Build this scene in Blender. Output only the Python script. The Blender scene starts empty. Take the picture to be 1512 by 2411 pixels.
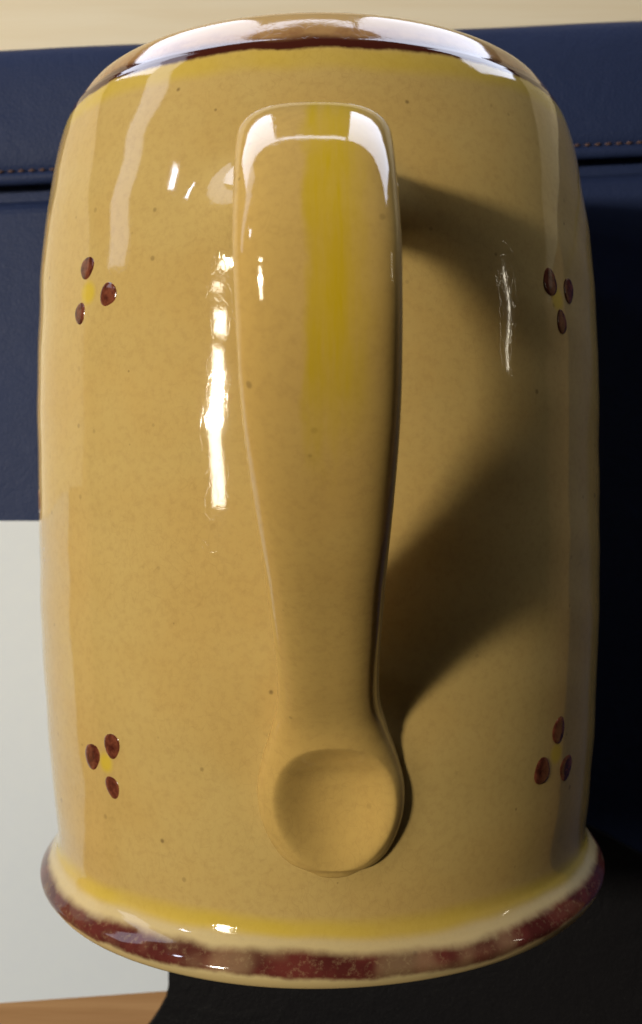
import bpy, bmesh, math
import numpy as np
from mathutils import Vector, Matrix

C = bpy.context.scene.collection
SC = bpy.context.scene

# ------------------------------------------------------------------ camera
PAD_TOP = 0.005                       # top of the leather portfolio above the desk
AXIS_Z = 0.0524                       # height of the mug's axis (mug lies on its side)
cam_d = bpy.data.cameras.new("camera")
cam = bpy.data.objects.new("camera", cam_d)
C.objects.link(cam)
CAM_TILT = -0.034                     # looks almost straight down, picture up = +Y
cam.location = (0.0, -0.169 * math.sin(CAM_TILT), AXIS_Z + 0.169 * math.cos(CAM_TILT))
cam.rotation_euler = (CAM_TILT, 0.0, 0.0)
cam_d.sensor_fit = 'VERTICAL'
cam_d.sensor_height = 36.0
cam_d.sensor_width = 36.0 * 642 / 1024
cam_d.lens = 36.0 * 2279.8 / 2411.0
cam_d.clip_start = 0.005
cam_d.clip_end = 50.0
cam_d.dof.use_dof = True
cam_d.dof.focus_distance = 0.114
cam_d.dof.aperture_fstop = 42.0
SC.camera = cam

# ------------------------------------------------------------------ world (dim room)
w = bpy.data.worlds.new("World")
SC.world = w
w.use_nodes = True
bg = w.node_tree.nodes["Background"]
bg.inputs[0].default_value = (0.80, 0.66, 0.52, 1)
bg.inputs[1].default_value = 0.013


# ------------------------------------------------------------------ lights
def area(name, loc, target, sx, sy, power, col, spread=180):
    l = bpy.data.lights.new(name, 'AREA')
    l.shape = 'RECTANGLE'
    l.size = sx
    l.size_y = sy
    l.energy = power
    l.color = col
    l.spread = math.radians(spread)
    o = bpy.data.objects.new(name, l)
    C.objects.link(o)
    o.location = loc
    zz = (Vector(loc) - Vector(target)).normalized()          # lamp shines along -Z
    up = Vector((0, 1, 0)) if abs(zz.y) < 0.9 else Vector((0, 0, 1))
    xx = up.cross(zz).normalized()                            # size_y runs along 'up'
    yy = zz.cross(xx)
    o.rotation_euler = Matrix((xx, yy, zz)).transposed().to_euler()
    return o


COOL = (0.77, 0.83, 1.0)
WARM = (1.0, 0.91, 0.72)
# warm desk lamp: a tube a hand's breadth long, up on the left
LA = math.radians(38.5)
lamp_dir = Vector((-math.sin(LA), 0.0, math.cos(LA)))
lp = Vector((0, 0.0, AXIS_Z + 0.04)) + lamp_dir * 0.70
aim = (0, 0.02, AXIS_Z + .03)
area("desk_lamp_bulb", lp + Vector((0, 0.095, 0)), aim, 0.060, 0.050, 3.75, WARM)
area("desk_lamp_tube_upper", lp + Vector((0, 0.148, 0)), aim, 0.050, 0.048, 0.24, WARM)
area("desk_lamp_tube_lower", lp + Vector((0, 0.028, 0)), aim, 0.058, 0.078, 0.42, WARM)
area("desk_lamp_tube_end", lp + Vector((0.016, 0.208, 0)), aim, 0.056, 0.020, 0.15, WARM)
# daylight window beyond the top of the picture: two panes and a strip over a curtain
WY = 1.15
area("window_pane_left", (-0.70, WY, -0.24), (-0.70, 0, -0.24), 0.90, 0.64, 11.5, COOL)
area("window_pane_right", (0.66, WY, -0.24), (0.66, 0, -0.24), 0.98, 0.64, 12.5, COOL)
area("window_strip", (-0.05, WY, 0.056), (-0.05, 0, 0.056), 0.40, 0.048, 0.40, COOL)
# second window on the left, small skylight, small lamp far right
area("side_window", (-1.30, 1.00, 0.22), (0, 0.10, 0.15), 0.26, 1.2, 2.4, COOL)
area("skylight", (-0.95, 0.66, 0.62), (0, 0.05, 0.05), 0.05, 0.12, 0.6, COOL)
area("far_lamp_tube", (0.95, 0.27, 0.30), (0, 0.03, 0.06), 0.010, 0.18, 0.12, (1.0, 0.9, 0.7))

# ------------------------------------------------------------------ exposure
SC.view_settings.view_transform = 'Standard'
SC.view_settings.look = 'None'
SC.view_settings.exposure = 0.0
SC.view_settings.gamma = 1.0
SC.view_settings.use_curve_mapping = False
SC.render.engine = 'CYCLES'
SC.cycles.use_denoising = True
SC.cycles.max_bounces = 8


# ================================================================== node helpers
class NT:
    def __init__(self, name):
        self.m = bpy.data.materials.new(name)
        self.m.use_nodes = True
        self.t = self.m.node_tree
        self.b = self.t.nodes["Principled BSDF"]

    def n(self, typ, **kw):
        x = self.t.nodes.new(typ)
        for k, v in kw.items():
            setattr(x, k, v)
        return x

    def link(self, a, b):
        self.t.links.new(a, b)

    def val(self, sock, v):
        if isinstance(v, (int, float)):
            sock.default_value = v
        elif isinstance(v, tuple):
            sock.default_value = v if len(v) != 3 or sock.type == 'VECTOR' else (*v, 1)
        else:
            self.link(v, sock)

    def math(self, op, a, b=0.0, c=0.0):
        x = self.n('ShaderNodeMath', operation=op)
        for i, v in enumerate((a, b, c)):
            self.val(x.inputs[i], v)
        return x.outputs[0]

    def step(self, v, a, b):                       # smoothstep 0..1 from a to b
        x = self.n('ShaderNodeMapRange', interpolation_type='SMOOTHSTEP')
        self.val(x.inputs[0], v)
        self.val(x.inputs[1], a)
        self.val(x.inputs[2], b)
        return x.outputs[0]

    def band(self, v, a, b, s1, s2):               # 1 between a and b
        return self.math('MULTIPLY', self.step(v, a - s1, a + s1), self.math('SUBTRACT', 1.0, self.step(v, b - s2, b + s2)))

    def mix(self, f, a, b, blend='MIX'):
        x = self.n('ShaderNodeMix', data_type='RGBA', blend_type=blend)
        self.val(x.inputs[0], f)
        self.val(x.inputs[6], a)
        self.val(x.inputs[7], b)
        return x.outputs[2]

    def noise(self, vec, scale, detail=2.0, rough=0.5, dist=0.0):
        x = self.n('ShaderNodeTexNoise')
        if vec is not None:
            self.link(vec, x.inputs['Vector'])
        x.inputs['Scale'].default_value = scale
        x.inputs['Detail'].default_value = detail
        x.inputs['Roughness'].default_value = rough
        x.inputs['Distortion'].default_value = dist
        return x.outputs[0]

    def voro(self, vec, scale, feature='F1', rand=1.0):
        x = self.n('ShaderNodeTexVoronoi', feature=feature)
        self.link(vec, x.inputs['Vector'])
        x.inputs['Scale'].default_value = scale
        x.inputs['Randomness'].default_value = rand
        return x.outputs[0]

    def coord(self, which='Object'):
        return self.n('ShaderNodeTexCoord').outputs[which]

    def scaled(self, vec, s):
        x = self.n('ShaderNodeVectorMath', operation='MULTIPLY')
        self.link(vec, x.inputs[0])
        x.inputs[1].default_value = s
        return x.outputs[0]

    def bump(self, h, strength, dist, prev=None):
        x = self.n('ShaderNodeBump')
        x.inputs['Strength'].default_value = strength
        x.inputs['Distance'].default_value = dist
        self.link(h, x.inputs['Height'])
        if prev is not None:
            self.link(prev, x.inputs['Normal'])
        return x.outputs[0]

    def out(self, color=None, rough=None, normal=None, **kw):
        if color is not None:
            self.val(self.b.inputs['Base Color'], color)
        if rough is not None:
            self.val(self.b.inputs['Roughness'], rough)
        if normal is not None:
            self.link(normal, self.b.inputs['Normal'])
        for k, v in kw.items():
            self.val(self.b.inputs[k.replace('_', ' ')], v)
        return self.m


# ================================================================== materials
CLAY = (0.545, 0.385, 0.138)
YELLOW = (0.60, 0.43, 0.030)
BROWN = (0.105, 0.022, 0.012)
CREAM = (0.66, 0.58, 0.37)


def glaze_common(t, co, col):
    """clay tone mottling, iron specks, crazing relief shared by body and handle"""
    mott = t.noise(co, 45, 3, 0.6)
    col = t.mix(t.math('MULTIPLY', t.step(mott, 0.35, 0.7), 0.50), col, t.mix(0.6, col, (0.50, 0.29, 0.075)))
    fine = t.noise(co, 900, 3, 0.7)
    col = t.mix(t.math('MULTIPLY', t.step(fine, 0.40, 0.75), 0.40), col, t.mix(0.5, col, (0.30, 0.17, 0.06)))
    # iron specks
    sp = t.n('ShaderNodeTexVoronoi', feature='F1')
    t.link(co, sp.inputs['Vector'])
    sp.inputs['Scale'].default_value = 330
    cut = t.n('ShaderNodeSeparateColor')
    t.link(sp.outputs['Color'], cut.inputs[0])
    size = t.math('MULTIPLY', t.step(cut.outputs[0], 0.45, 1.0), 0.16)
    mask = t.math('SUBTRACT', 1.0, t.step(sp.outputs['Distance'], t.math('MULTIPLY', size, 0.45), size))
    mask = t.math('MULTIPLY', mask, t.math('GREATER_THAN', cut.outputs[0], 0.46))
    col = t.mix(t.math('MULTIPLY', mask, t.math('MULTIPLY_ADD', cut.outputs[1], 0.5, 0.15)), col, (0.10, 0.055, 0.025))
    # crazing: long fine cracks, mostly upright
    wv = t.n('ShaderNodeVectorMath', operation='ADD')
    nz = t.n('ShaderNodeTexNoise')
    t.link(co, nz.inputs['Vector'])
    nz.inputs['Scale'].default_value = 160
    sc = t.n('ShaderNodeVectorMath', operation='SCALE')
    t.link(nz.outputs['Color'], sc.inputs[0])
    sc.inputs['Scale'].default_value = 0.003
    t.link(co, wv.inputs[0])
    t.link(sc.outputs[0], wv.inputs[1])
    cr = t.voro(t.scaled(wv.outputs[0], (1.0, 0.42, 1.0)), 950, 'DISTANCE_TO_EDGE')
    crack = t.math('SUBTRACT', 1.0, t.step(cr, 0.0, 0.035))
    cmask = t.step(t.noise(co, 38, 2), 0.42, 0.62)
    crack = t.math('MULTIPLY', crack, cmask)
    col = t.mix(t.math('MULTIPLY', crack, 0.13), col, (0.22, 0.12, 0.04))
    return col, crack


def glaze_normal(t, co, crack):
    peel = t.noise(co, 330, 2, 0.5)
    micro = t.noise(co, 1500, 2, 0.6)
    wave = t.noise(co, 75, 1, 0.4)
    nrm = t.bump(wave, 0.22, 0.00030)
    nrm = t.bump(peel, 0.12, 0.00005, nrm)
    nrm = t.bump(micro, 0.16, 0.00002, nrm)
    nrm = t.bump(crack, 0.08, -0.00002, nrm)
    return nrm


def mat_body():
    t = NT("glazed_clay_body")
    co = t.coord()
    xyz = t.n('ShaderNodeSeparateXYZ')
    t.link(co, xyz.inputs[0])
    x2 = t.math('MULTIPLY', xyz.outputs[0], xyz.outputs[0])
    z2 = t.math('MULTIPLY', xyz.outputs[2], xyz.outputs[2])
    sin2 = t.math('DIVIDE', x2, t.math('MAXIMUM', t.math('ADD', x2, z2), 1e-6))
    up = t.step(xyz.outputs[1], 0.02, 0.05)
    y = t.math('SUBTRACT', xyz.outputs[1], t.math('MULTIPLY', t.math('MULTIPLY', sin2, up), 0.0013))
    wob = t.math('MULTIPLY_ADD', t.noise(co, 42, 2, 0.5), 0.0030, -0.0015)
    wob2 = t.math('MULTIPLY_ADD', t.noise(co, 150, 2, 0.5), 0.0012, -0.0006)
    fuzz = t.math('MULTIPLY_ADD', t.noise(co, 900, 2, 0.6), 0.0004, -0.0002)
    yw = t.math('ADD', y, wob)
    yw2 = t.math('ADD', t.math('ADD', y, t.math('MULTIPLY', wob, 0.85)), wob2)
    yw3 = t.math('ADD', yw2, fuzz)
    col, crack = glaze_common(t, co, CLAY)
    # shoulder: soft yellow ring, then the brown line and brown washed lip
    m = t.math('MULTIPLY', t.band(yw, 0.0588, 0.0615, 0.0011, 0.0006), t.math('MULTIPLY_ADD', t.noise(co, 90, 2), 0.8, 0.10))
    col = t.mix(m, col, YELLOW)
    lip = t.math('MULTIPLY', t.step(yw2, 0.0622, 0.0629), 0.8)
    liptone = t.mix(t.step(t.noise(co, 260, 3, 0.7), 0.35, 0.7), (0.36, 0.19, 0.08), (0.22, 0.085, 0.04))
    liptone = t.mix(t.step(yw2, 0.0642, 0.0664), liptone, (0.50, 0.33, 0.15))
    col = t.mix(lip, col, liptone)
    col = t.mix(t.band(yw3, 0.0615, 0.0633, 0.0003, 0.0007), col, (0.060, 0.013, 0.008))
    # foot: yellow ring, pooled white glaze, brown ring, cream edge
    pool = t.band(yw, -0.0600, -0.0538, 0.0004, 0.0008)
    col = t.mix(t.math('MULTIPLY', pool, 0.42), col, CREAM)
    m = t.math('MULTIPLY', t.band(yw, -0.0538, -0.0516, 0.0006, 0.0010), t.math('MULTIPLY_ADD', t.noise(co, 80, 2), 0.8, 0.08))
    col = t.mix(m, col, YELLOW)
    grain = t.noise(co, 1150, 3, 0.7)
    patch = t.step(t.noise(co, 95, 2, 0.6), 0.28, 0.46)
    m = t.band(yw3, -0.0580, -0.0554, 0.0004, 0.0006)
    m = t.math('MULTIPLY', m, t.math('MULTIPLY_ADD', t.step(grain, 0.25, 0.50), 0.18, 0.82))
    m = t.math('MULTIPLY', m, t.math('MULTIPLY_ADD', patch, 0.22, 0.78))
    bcol = t.mix(t.step(t.noise(co, 200, 2), 0.35, 0.65), (0.130, 0.028, 0.022), (0.080, 0.017, 0.014))
    col = t.mix(m, col, bcol)
    col = t.mix(t.math('SUBTRACT', 1.0, t.step(yw2, -0.0590, -0.0581)), col, (0.62, 0.47, 0.22))
    # yellow hearts of the painted flowers
    for (ph, yy, r) in FLOWER_HEARTS:
        R = 0.0466
        c = (R * math.sin(math.radians(ph)), yy, R * math.cos(math.radians(ph)))
        vs = t.n('ShaderNodeVectorMath', operation='DISTANCE')
        t.link(co, vs.inputs[0])
        vs.inputs[1].default_value = c
        d = t.math('ADD', vs.outputs['Value'], t.math('MULTIPLY', wob2, 0.8))
        col = t.mix(t.math('MULTIPLY', t.math('SUBTRACT', 1.0, t.step(d, r * 0.55, r * 1.25)), 0.8), col, YELLOW)
    nrm = glaze_normal(t, co, crack)
    return t.out(col, 0.055, nrm, IOR=1.52, Subsurface_Weight=0.0)


def mat_handle():
    t = NT("glazed_clay_handle")
    co = t.coord()
    xyz = t.n('ShaderNodeSeparateXYZ')
    t.link(co, xyz.inputs[0])
    x, y, z = xyz.outputs
    col, crack = glaze_common(t, co, (0.545, 0.362, 0.112))
    wob = t.math('MULTIPLY_ADD', t.noise(t.scaled(co, (1.0, 0.35, 0.35)), 330, 3, 0.6), 0.0030, -0.0015)
    xw = t.math('ADD', x, wob)
    sx = t.band(xw, -0.0009, 0.0044, 0.0007, 0.0022)
    sy = t.band(t.math('ADD', y, t.math('MULTIPLY', wob, 4.0)), 0.0105, 0.0420, 0.0065, 0.004)
    sz = t.step(z, 0.060, 0.070)
    m = t.math('MULTIPLY', t.math('MULTIPLY', sx, sy), sz)
    brush = t.noise(t.scaled(co, (1.0, 0.10, 0.10)), 800, 3, 0.65)
    m = t.math('MULTIPLY', m, t.math('MULTIPLY_ADD', t.noise(co, 120, 2), 0.6, t.math('MULTIPLY_ADD', brush, 1.3, -0.25)))
    col = t.mix(m, col, (0.50, 0.34, 0.012))
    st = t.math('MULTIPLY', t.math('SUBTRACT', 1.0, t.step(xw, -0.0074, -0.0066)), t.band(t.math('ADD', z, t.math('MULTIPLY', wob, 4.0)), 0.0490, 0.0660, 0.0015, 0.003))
    col = t.mix(t.math('MULTIPLY', st, t.math('MULTIPLY_ADD', t.noise(co, 200, 2), 0.8, 0.3)), col, (0.22, 0.085, 0.035))  # dark reflection left of the handle root, painted into the glaze colour
    nrm = glaze_normal(t, co, crack)
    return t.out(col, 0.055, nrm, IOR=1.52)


def mat_petal():
    t = NT("painted_brown_glaze")
    co = t.coord()
    col = t.mix(t.step(t.noise(co, 700, 3, 0.7), 0.30, 0.75), (0.060, 0.012, 0.008), (0.21, 0.060, 0.030))
    nrm = t.bump(t.noise(co, 420, 2), 0.4, 0.0001)
    return t.out(col, 0.09, nrm, IOR=1.52)


def mat_leather(name, dark, pale):
    t = NT(name)
    co = t.coord()
    v = t.voro(co, 1150, 'DISTANCE_TO_EDGE')
    n1 = t.noise(co, 600, 3, 0.6)
    n2 = t.noise(co, 22, 2, 0.5)
    dust = t.step(t.noise(co, 2600, 2, 0.6), 0.68, 0.80)
    col = t.mix(n2, dark, pale)
    col = t.mix(t.math('MULTIPLY', dust, 0.10), col, (0.45, 0.45, 0.45))
    nrm = t.bump(t.noise(co, 85, 3, 0.6, 0.8), 0.30, 0.0012)
    nrm = t.bump(t.step(v, 0.0, 0.25), 0.40, 0.00010, nrm)
    nrm = t.bump(n1, 0.35, 0.00012, nrm)
    rough = t.math('MULTIPLY_ADD', n2, 0.12, 0.50)
    return t.out(col, rough, nrm, IOR=1.29)


def mat_thread():
    t = NT("stitching_thread")
    return t.out(t.mix(t.noise(t.coord(), 900, 2), (0.09, 0.05, 0.045), (0.16, 0.09, 0.075)), 0.8)


def mat_paper():
    t = NT("white_paper")
    co = t.coord()
    col = t.mix(t.noise(co, 320, 4, 0.7), (0.76, 0.83, 0.97), (0.80, 0.87, 0.98))
    return t.out(col, 0.75, t.bump(t.noise(co, 60, 3), 0.15, 0.0006))


def mat_wood():
    t = NT("light_wood_veneer")
    co = t.coord()
    g = t.noise(t.scaled(co, (2.2, 42.0, 10.0)), 6.0, 5, 0.6, 0.6)
    f = t.noise(t.scaled(co, (14.0, 420.0, 20.0)), 5.0, 3, 0.6)
    col = t.mix(t.step(g, 0.30, 0.70), (0.54, 0.32, 0.165), (0.43, 0.235, 0.11))
    col = t.mix(t.math('MULTIPLY', t.step(f, 0.45, 0.75), 0.30), col, (0.33, 0.18, 0.075))
    return t.out(col, 0.42, t.bump(f, 0.12, 0.0002))


# ================================================================== mesh helpers
def link(name, me, mat=None, parent=None, smooth=True):
    o = bpy.data.objects.new(name, me)
    C.objects.link(o)
    if mat:
        me.materials.append(mat)
    if smooth:
        for p in me.polygons:
            p.use_smooth = True
    if parent:
        o.parent = parent
    return o


def grid_mesh(name, V, closed_u=False, cap0=False, cap1=False):
    """V[nrow, ncol, 3] -> quads, columns wrap when closed_u"""
    nr, nc, _ = V.shape
    faces = []
    cc = nc if closed_u else nc - 1
    for i in range(nr - 1):
        for j in range(cc):
            k = (j + 1) % nc
            faces.append((i * nc + j, i * nc + k, (i + 1) * nc + k, (i + 1) * nc + j))
    if cap0:
        faces.append(tuple(range(nc - 1, -1, -1)))
    if cap1:
        faces.append(tuple((nr - 1) * nc + j for j in range(nc)))
    me = bpy.data.meshes.new(name)
    me.from_pydata(V.reshape(-1, 3).tolist(), [], faces)
    me.update()
    bm = bmesh.new()
    bm.from_mesh(me)
    bmesh.ops.recalc_face_normals(bm, faces=bm.faces)
    bm.to_mesh(me)
    bm.free()
    return me


def slab(name, pts, z0, z1, bevel, mat, parent=None, segs=3):
    """prism over an outline, its edges rounded"""
    bm = bmesh.new()
    lo = [bm.verts.new((x, y, z0)) for x, y in pts]
    hi = [bm.verts.new((x, y, z1)) for x, y in pts]
    bm.faces.new(hi)
    bm.faces.new(lo[::-1])
    n = len(pts)
    for i in range(n):
        bm.faces.new((lo[i], lo[(i + 1) % n], hi[(i + 1) % n], hi[i]))
    bmesh.ops.recalc_face_normals(bm, faces=bm.faces)
    if bevel:
        es = [e for e in bm.edges if all(abs(v.co.z - z1) < 1e-7 for v in e.verts)]
        bmesh.ops.bevel(bm, geom=es, offset=bevel, segments=segs, profile=0.5, affect='EDGES')
    me = bpy.data.meshes.new(name)
    bm.to_mesh(me)
    bm.free()
    o = link(name, me, mat, parent, smooth=False)
    return o


def empty(name, loc, rot, label, cat):
    o = bpy.data.objects.new(name, None)
    C.objects.link(o)
    o.location = loc
    o.rotation_euler = rot
    o.empty_display_size = 0.02
    o['label'] = label
    o['category'] = cat
    return o


def catmull(P, n):
    """dense smooth curve through the rows of P"""
    P = np.asarray(P, float)
    A = np.vstack([2 * P[0] - P[1], P, 2 * P[-1] - P[-2]])
    out = []
    for i in range(1, len(A) - 2):
        t = np.linspace(0, 1, n, endpoint=False)[:, None]
        p0, p1, p2, p3 = A[i - 1], A[i], A[i + 1], A[i + 2]
        out.append(0.5 * (2 * p1 + (p2 - p0) * t + (2 * p0 - 5 * p1 + 4 * p2 - p3) * t ** 2 + (3 * p1 - p0 - 3 * p2 + p3) * t ** 3))
    out.append(P[-1][None])
    return np.vstack(out)


# ================================================================== the desk
M_WOOD, M_LEATHER, M_PAPER, M_THREAD = mat_wood(), mat_leather("navy_leather", (0.018, 0.030, 0.090), (0.028, 0.044, 0.125)), mat_paper(), mat_thread()
M_BLACK = mat_leather("black_leather", (0.006, 0.006, 0.008), (0.010, 0.009, 0.011))
desk = slab("desk_top", [(-0.62, -0.42), (0.62, -0.42), (0.62, 0.175), (-0.62, 0.175)], -0.025, 0.0, 0.004, M_WOOD)
desk['kind'] = 'structure'

# ================================================================== leather portfolio
folio = empty("leather_portfolio", (0, -0.0030, 0), (0, 0, math.radians(2.6)),
              "dark navy leather portfolio with a padded stitched spine lying under the mug", "portfolio")
FX0, FX1 = -0.080, 0.215
slab("panel", [(FX0, -0.060), (-0.028, -0.062), (-0.028, -0.25), (FX1, -0.25), (FX1, 0.0738), (FX0, 0.0738)],
     0.0002, PAD_TOP, 0.0035, M_LEATHER, folio, 5)
slab("backing", [(FX0 + .001, 0.060), (FX1 - .001, 0.060), (FX1 - .001, 0.1045), (FX0 + .001, 0.1045)],
     0.0001, 0.0010, 0.0004, M_LEATHER, folio)
# padded spine band, crowned across its width, with a rolled edge on the panel side
ys = np.linspace(0, 1, 25)
prof = [(0.0783 + 0.0280 * s, 0.0045 + 0.0026 * (1 - (2 * s - 1) ** 4) ** 0.5 + 0.0016 * s * (1 - s)) for s in ys]
prof = [(0.0783, 0.0010)] + prof + [(0.1063, 0.0010)]
xs = np.linspace(FX0, FX1, 60)
V = np.array([[(x, py, pz + 0.00012 * math.sin(x * 170 + py * 90)) for py, pz in prof] for x in xs])
link("spine_band", grid_mesh("spine_band", V, cap0=False), M_LEATHER, folio)
V = np.array([[(x, 0.0780 + 0.0015 * math.cos(a), 0.0052 + 0.0014 * math.sin(a)) for a in np.linspace(0, 2 * math.pi, 14, endpoint=False)] for x in xs])
piping = link("piping", grid_mesh("piping", V, closed_u=True, cap0=True, cap1=True), M_LEATHER, folio)
# row of thread stitches along the piping
bm = bmesh.new()
k = 0
x = FX0 + 0.004
while x < FX1 - 0.004:
    mt = Matrix.Translation((x, 0.0792, 0.0066)) @ Matrix.Rotation(0.12, 4, 'Z') @ Matrix.Diagonal((0.00085, 0.00032, 0.00028, 1))
    bmesh.ops.create_icosphere(bm, subdivisions=1, radius=1.0, matrix=mt)
    x += 0.0023
me = bpy.data.meshes.new("stitching")
bm.to_mesh(me)
bm.free()
st = link("stitching", me, M_THREAD, folio)
st['kind'] = 'stuff'

# ================================================================== pale board beyond the portfolio
def mat_board():
    t = NT("pale_maple")
    co = t.coord()
    g = t.noise(t.scaled(co, (3.0, 50.0, 10.0)), 5.0, 4, 0.6, 0.4)
    return t.out(t.mix(t.step(g, 0.3, 0.7), (0.92, 0.84, 0.70), (0.88, 0.78, 0.62)), 0.4)


board = slab("wooden_board", [(-0.42, -0.004), (-0.0865, -0.004), (-0.0905, 0.0985), (0.42, 0.123), (0.42, 0.172), (-0.42, 0.172)], 0.0002, 0.004, 0.001, mat_board())  # unseen left arm added so the mug's left edge reflects something pale
board['label'] = "pale cream wooden board lying beyond the portfolio's padded spine"
board['category'] = "board"

# ================================================================== paper tucked under the flap
paper = slab("paper_sheet", [(-0.215, -0.1236), (-0.024, -0.1096), (-0.020, -0.0036), (-0.205, -0.0036)],
             PAD_TOP + 0.0001, PAD_TOP + 0.0003, 0, M_PAPER)
paper['label'] = "plain white paper sheet tucked under the black leather flap"
paper['category'] = "paper"

# ================================================================== black leather flap over the paper's corner
arc = [(-0.0342, -0.046), (-0.0345, -0.090), (-0.0346, -0.1090), (-0.0352, -0.1115), (-0.0366, -0.1142), (-0.0388, -0.1175),
       (-0.0425, -0.1215), (-0.049, -0.126), (-0.060, -0.130), (-0.085, -0.134), (-0.085, -0.24)]
flap = slab("leather_flap", arc + [(0.20, -0.24), (0.20, -0.150), (0.046, -0.064), (0.030, -0.040), (-0.026, -0.040)], PAD_TOP + 0.0003, PAD_TOP + 0.0010, 0.0004, M_BLACK)
flap['label'] = "smooth black leather flap with a curved edge lying over the paper's corner"
flap['category'] = "leather flap"

# ================================================================== the mug
FLOWER_HEARTS = [(-42.8, 0.0317, 0.0018), (-40.4, -0.0335, 0.0016), (46.4, 0.0305, 0.0017), (46.5, -0.0338, 0.0017)]
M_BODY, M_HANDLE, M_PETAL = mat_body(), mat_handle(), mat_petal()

mug = empty("ceramic_mug", (-0.0003, -0.0003, AXIS_Z), (0, 0, 0),
            "glazed tan ceramic mug with yellow and brown rings lying on its side, handle up", "mug")
mug.rotation_euler = (Matrix.Rotation(0.0092, 3, 'Z') @ Matrix.Rotation(-0.012, 3, 'X')).to_euler()

# outer profile (axial, radius) from the hollow base over the foot, wall and shoulder to the mouth and down inside
outer = [(-0.0570, 0.0), (-0.0570, 0.020), (-0.0572, 0.036), (-0.0590, 0.0405), (-0.0602, 0.0428), (-0.0603, 0.0446),
         (-0.0597, 0.0464), (-0.0585, 0.0474), (-0.0573, 0.04765), (-0.0561, 0.0469), (-0.0549, 0.0458), (-0.0536, 0.0450), (-0.0515, 0.0447),
         (-0.045, 0.0453), (-0.030, 0.0464), (-0.015, 0.0469), (0.0, 0.0470), (0.015, 0.0470), (0.0319, 0.0466), (0.0431, 0.0458),
         (0.0518, 0.0445), (0.0560, 0.0437), (0.0600, 0.04275), (0.0618, 0.0422), (0.0624, 0.04195), (0.0627, 0.04180), (0.0632, 0.0415),
         (0.0650, 0.04045), (0.0668, 0.0393), (0.0676, 0.0385), (0.0684, 0.0372), (0.0687, 0.0356),
         (0.0680, 0.0342), (0.0660, 0.0347), (0.060, 0.0382), (0.050, 0.0408), (0.030, 0.0422), (0.0, 0.0426),
         (-0.040, 0.0415), (-0.049, 0.0385), (-0.0515, 0.030), (-0.052, 0.0)]
pr = catmull(outer, 9)
pr[:, 1] = np.maximum(pr[:, 1], 0.00005)
# the mouth is a little out of true: towards the sides the crease under the lip sits higher
SIDE = {0.0560: (0.0566, 0.0436), 0.0600: (0.0610, 0.0425), 0.0618: (0.0631, 0.0417), 0.0624: (0.0637, 0.04145), 0.0627: (0.0640, 0.0413),
        0.0632: (0.0644, 0.0410), 0.0650: (0.0656, 0.0402)}
prs = catmull([SIDE.get(p[0], p) for p in outer], 9)
prs[:, 1] = np.maximum(prs[:, 1], 0.00005)


def wall_r(y):
    ys_ = [p[0] for p in outer[8:32]]
    rs_ = [p[1] for p in outer[8:32]]
    return float(np.interp(y, ys_, rs_))


NS = 288
ph = np.linspace(0, 2 * math.pi, NS, endpoint=False)


def wob(p, y):                                     # hand-thrown unevenness of the wall
    return 1.5 * (3.2e-5 * np.sin(2 * p + 190 * y + .7) + 2.2e-5 * np.sin(5 * p - 330 * y + 2.1) + 1.6e-5 * np.sin(9 * p + 480 * y)
            + 2.2e-5 * np.sin(3 * p + 610 * y + 1.0))


V = np.zeros((len(pr), NS, 3))
for i, (y, r) in enumerate(pr):
    fade = min(1.0, r / 0.03)
    sd = np.sin(ph) ** 2
    rr = r * (1 - sd) + prs[i, 1] * sd + wob(ph, y) * fade
    V[i, :, 0] = rr * np.sin(ph)
    V[i, :, 1] = y * (1 - sd) + prs[i, 0] * sd
    V[i, :, 2] = rr * np.cos(ph)
# clay smeared out round both ends of the handle, and the wall pressed in behind the thumb print
for i, (y, r) in enumerate(pr):
    if i > len(pr) * 0.62:
        break                                      # outer wall only
    X, Y, Z = V[i, :, 0], V[i, :, 1], V[i, :, 2]
    q1 = np.sqrt(((X + 0.0012) / 0.0162) ** 2 + ((Y - 0.0404) / 0.0092) ** 2)
    a1 = np.clip(1 - q1, 0, 1)
    q2 = np.sqrt(((X - 0.0016) / 0.0122) ** 2 + ((Y + 0.0345) / 0.0140) ** 2)
    a2 = np.clip(1 - q2, 0, 1)
    sw = np.where(Z > 0, 0.0085 * a1 ** 1.7 + 0.0035 * a2 ** 1.5, 0)
    f = 1 + sw / np.maximum(np.hypot(X, Z), 1e-4)
    X *= f
    Z *= f
    q = np.sqrt(((X - 0.0019) / 0.0082) ** 2 + ((Y + 0.0350) / 0.0088) ** 2)
    Z -= np.where(Z > 0, 0.0085 * np.clip(1 - q ** 2, 0, 1), 0)
body = link("body", grid_mesh("body", V, closed_u=True), M_BODY, mug)

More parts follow.
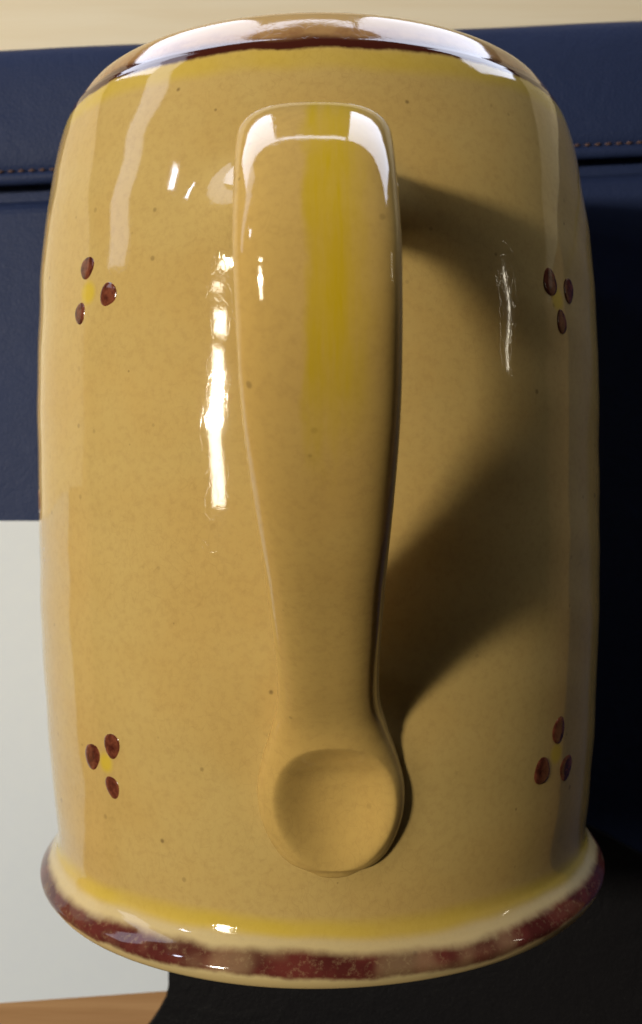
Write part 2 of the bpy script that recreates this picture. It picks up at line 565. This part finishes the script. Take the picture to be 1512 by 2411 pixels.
# ---- handle: one sweep from the root under the shoulder to the thumb-printed end
#        axial    height   half width  half thickness
path = [(0.0403, 0.0390, 0.0190, 0.0060),
        (0.0405, 0.0432, 0.0142, 0.0052),
        (0.0406, 0.0454, 0.0110, 0.0048),
        (0.0406, 0.0476, 0.0091, 0.0045),
        (0.0408, 0.0510, 0.0081, 0.0043),
        (0.0405, 0.0570, 0.0077, 0.0042),
        (0.0400, 0.0650, 0.0077, 0.0041),
        (0.0384, 0.0715, 0.0077, 0.0041),
        (0.0346, 0.0758, 0.0077, 0.0041),
        (0.0296, 0.0789, 0.0077, 0.0041),
        (0.0248, 0.0804, 0.0077, 0.0041),
        (0.0183, 0.0796, 0.0077, 0.0041),
        (0.0102, 0.0756, 0.0075, 0.0041),
        (0.0012, 0.0692, 0.0069, 0.0041),
        (-0.0077, 0.0613, 0.0065, 0.0041),
        (-0.0157, 0.0543, 0.0062, 0.0041),
        (-0.0218, 0.0492, 0.0064, 0.0040),
        (-0.0259, 0.0469, 0.0074, 0.0040),
        (-0.0300, 0.0459, 0.0087, 0.0040),
        (-0.0340, 0.0455, 0.0094, 0.0040),
        (-0.0380, 0.0450, 0.0091, 0.0039),
        (-0.0415, 0.0443, 0.0078, 0.0036),
        (-0.0438, 0.0436, 0.0058, 0.0031),
        (-0.0452, 0.0434, 0.0034, 0.0024),
        (-0.0458, 0.0433, 0.0004, 0.0016)]
pc = catmull(path, 20)
pc[:, 2:] = np.maximum(pc[:, 2:], 0.0002)
tang = np.gradient(pc[:, :2], axis=0)
tang /= np.linalg.norm(tang, axis=1)[:, None]
NV = 176
ang = np.linspace(0, 2 * math.pi, NV, endpoint=False)
V = np.zeros((len(pc), NV, 3))
DC = np.array((0.0004, -0.0350))
for i, (y, z, hw, ht) in enumerate(pc):
    k = np.clip((-0.020 - y) / 0.010, 0, 1)        # how much this section hugs the wall
    k = k * k * (3 - 2 * k)
    e = 2.7 - 0.25 * k
    lx = hw * np.sign(np.cos(ang)) * np.abs(np.cos(ang)) ** (2 / e)
    ln = ht * np.sign(np.sin(ang)) * np.abs(np.sin(ang)) ** (2 / e)
    ty, tz = tang[i]
    ny, nz = tz, -ty                               # outward side of the strap
    if nz < 0 and y < 0.03:
        ny, nz = -ny, -nz
    drop = k * 0.6 * lx ** 2 / (2 * 0.0465)
    # thumb print
    rx, ry = (lx - DC[0]) / 0.0078, (y - DC[1]) / 0.0086
    q = np.sqrt(rx ** 2 + ry ** 2)
    up = np.clip(ln / ht * 1.5, 0, 1)
    dent = 0.0038 * np.clip(1 - q ** 2.3, 0, 1) ** 1.35 * up * up * (3 - 2 * up)
    skew = -0.018 * (y - 0.02)
    hand = 5e-5 * np.sin(170 * y + 1.0) + 1.5e-5 * np.sin(520 * y + 3 * np.sin(ang)) + 2e-5 * np.sin(2 * ang + 300 * y)
    V[i, :, 0] = lx * (1 + hand / 0.007) + skew + 0.0003
    V[i, :, 1] = y + ln * ny
    V[i, :, 2] = z + ln * nz - drop - dent + hand * 0.8
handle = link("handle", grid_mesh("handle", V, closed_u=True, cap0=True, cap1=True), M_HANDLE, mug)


# ---- brushed-on brown petals, each a low blob of glaze on the wall
def petal(phi, y, hw_deg, hh, tilt):
    n1, n2 = 9, 28
    V = np.zeros((n1, n2, 3))
    tl = math.radians(tilt)
    seed = phi * 7.1 + y * 900
    for i in range(n1):
        s = i / (n1 - 1)
        for j in range(n2):
            a = 2 * math.pi * j / n2
            rad = (1 + 0.06 * math.sin(2 * a + seed) + 0.05 * math.sin(3 * a + seed * 2)) * s
            u = hw_deg * math.pi / 180 * 0.0466 * rad * math.cos(a)
            v = hh * rad * math.sin(a)
            u, v = u * math.cos(tl) - v * math.sin(tl), u * math.sin(tl) + v * math.cos(tl)
            p = math.radians(phi) + u / 0.0466
            yy = y + v
            r = wall_r(yy) + float(wob(np.array(p), yy)) + 0.00006 + 0.00010 * (1 - s ** 4) - 0.00012 * (s > 0.99)
            V[i, j] = (r * math.sin(p), yy, r * math.cos(p))
    return grid_mesh("painted_petal", V, closed_u=True)


PETALS = [(-43.4, 0.0353, 2.25, 0.0017, 0), (-37.4, 0.0309, 2.10, 0.0018, -6), (-45.3, 0.0291, 1.75, 0.0016, 14),
          (-38.5, -0.0309, 2.15, 0.0019, 16), (-44.4, -0.0332, 2.5, 0.0020, 16), (-39.1, -0.0368, 1.95, 0.0017, 14),
          (44.3, 0.0328, 2.4, 0.0020, 8), (50.8, 0.0324, 2.1, 0.0020, 8), (47.6, 0.0275, 1.9, 0.0018, 14),
          (47.1, -0.0305, 2.3, 0.0020, -4), (42.3, -0.0356, 2.7, 0.0020, -12), (50.6, -0.0365, 2.6, 0.0020, -10),
          (-70.5, 0.0027, 2.5, 0.0019, 0)]
for (p, y, a, b, tl) in PETALS:
    link("painted_petal", petal(p, y, a, b, tl), M_PETAL, mug)
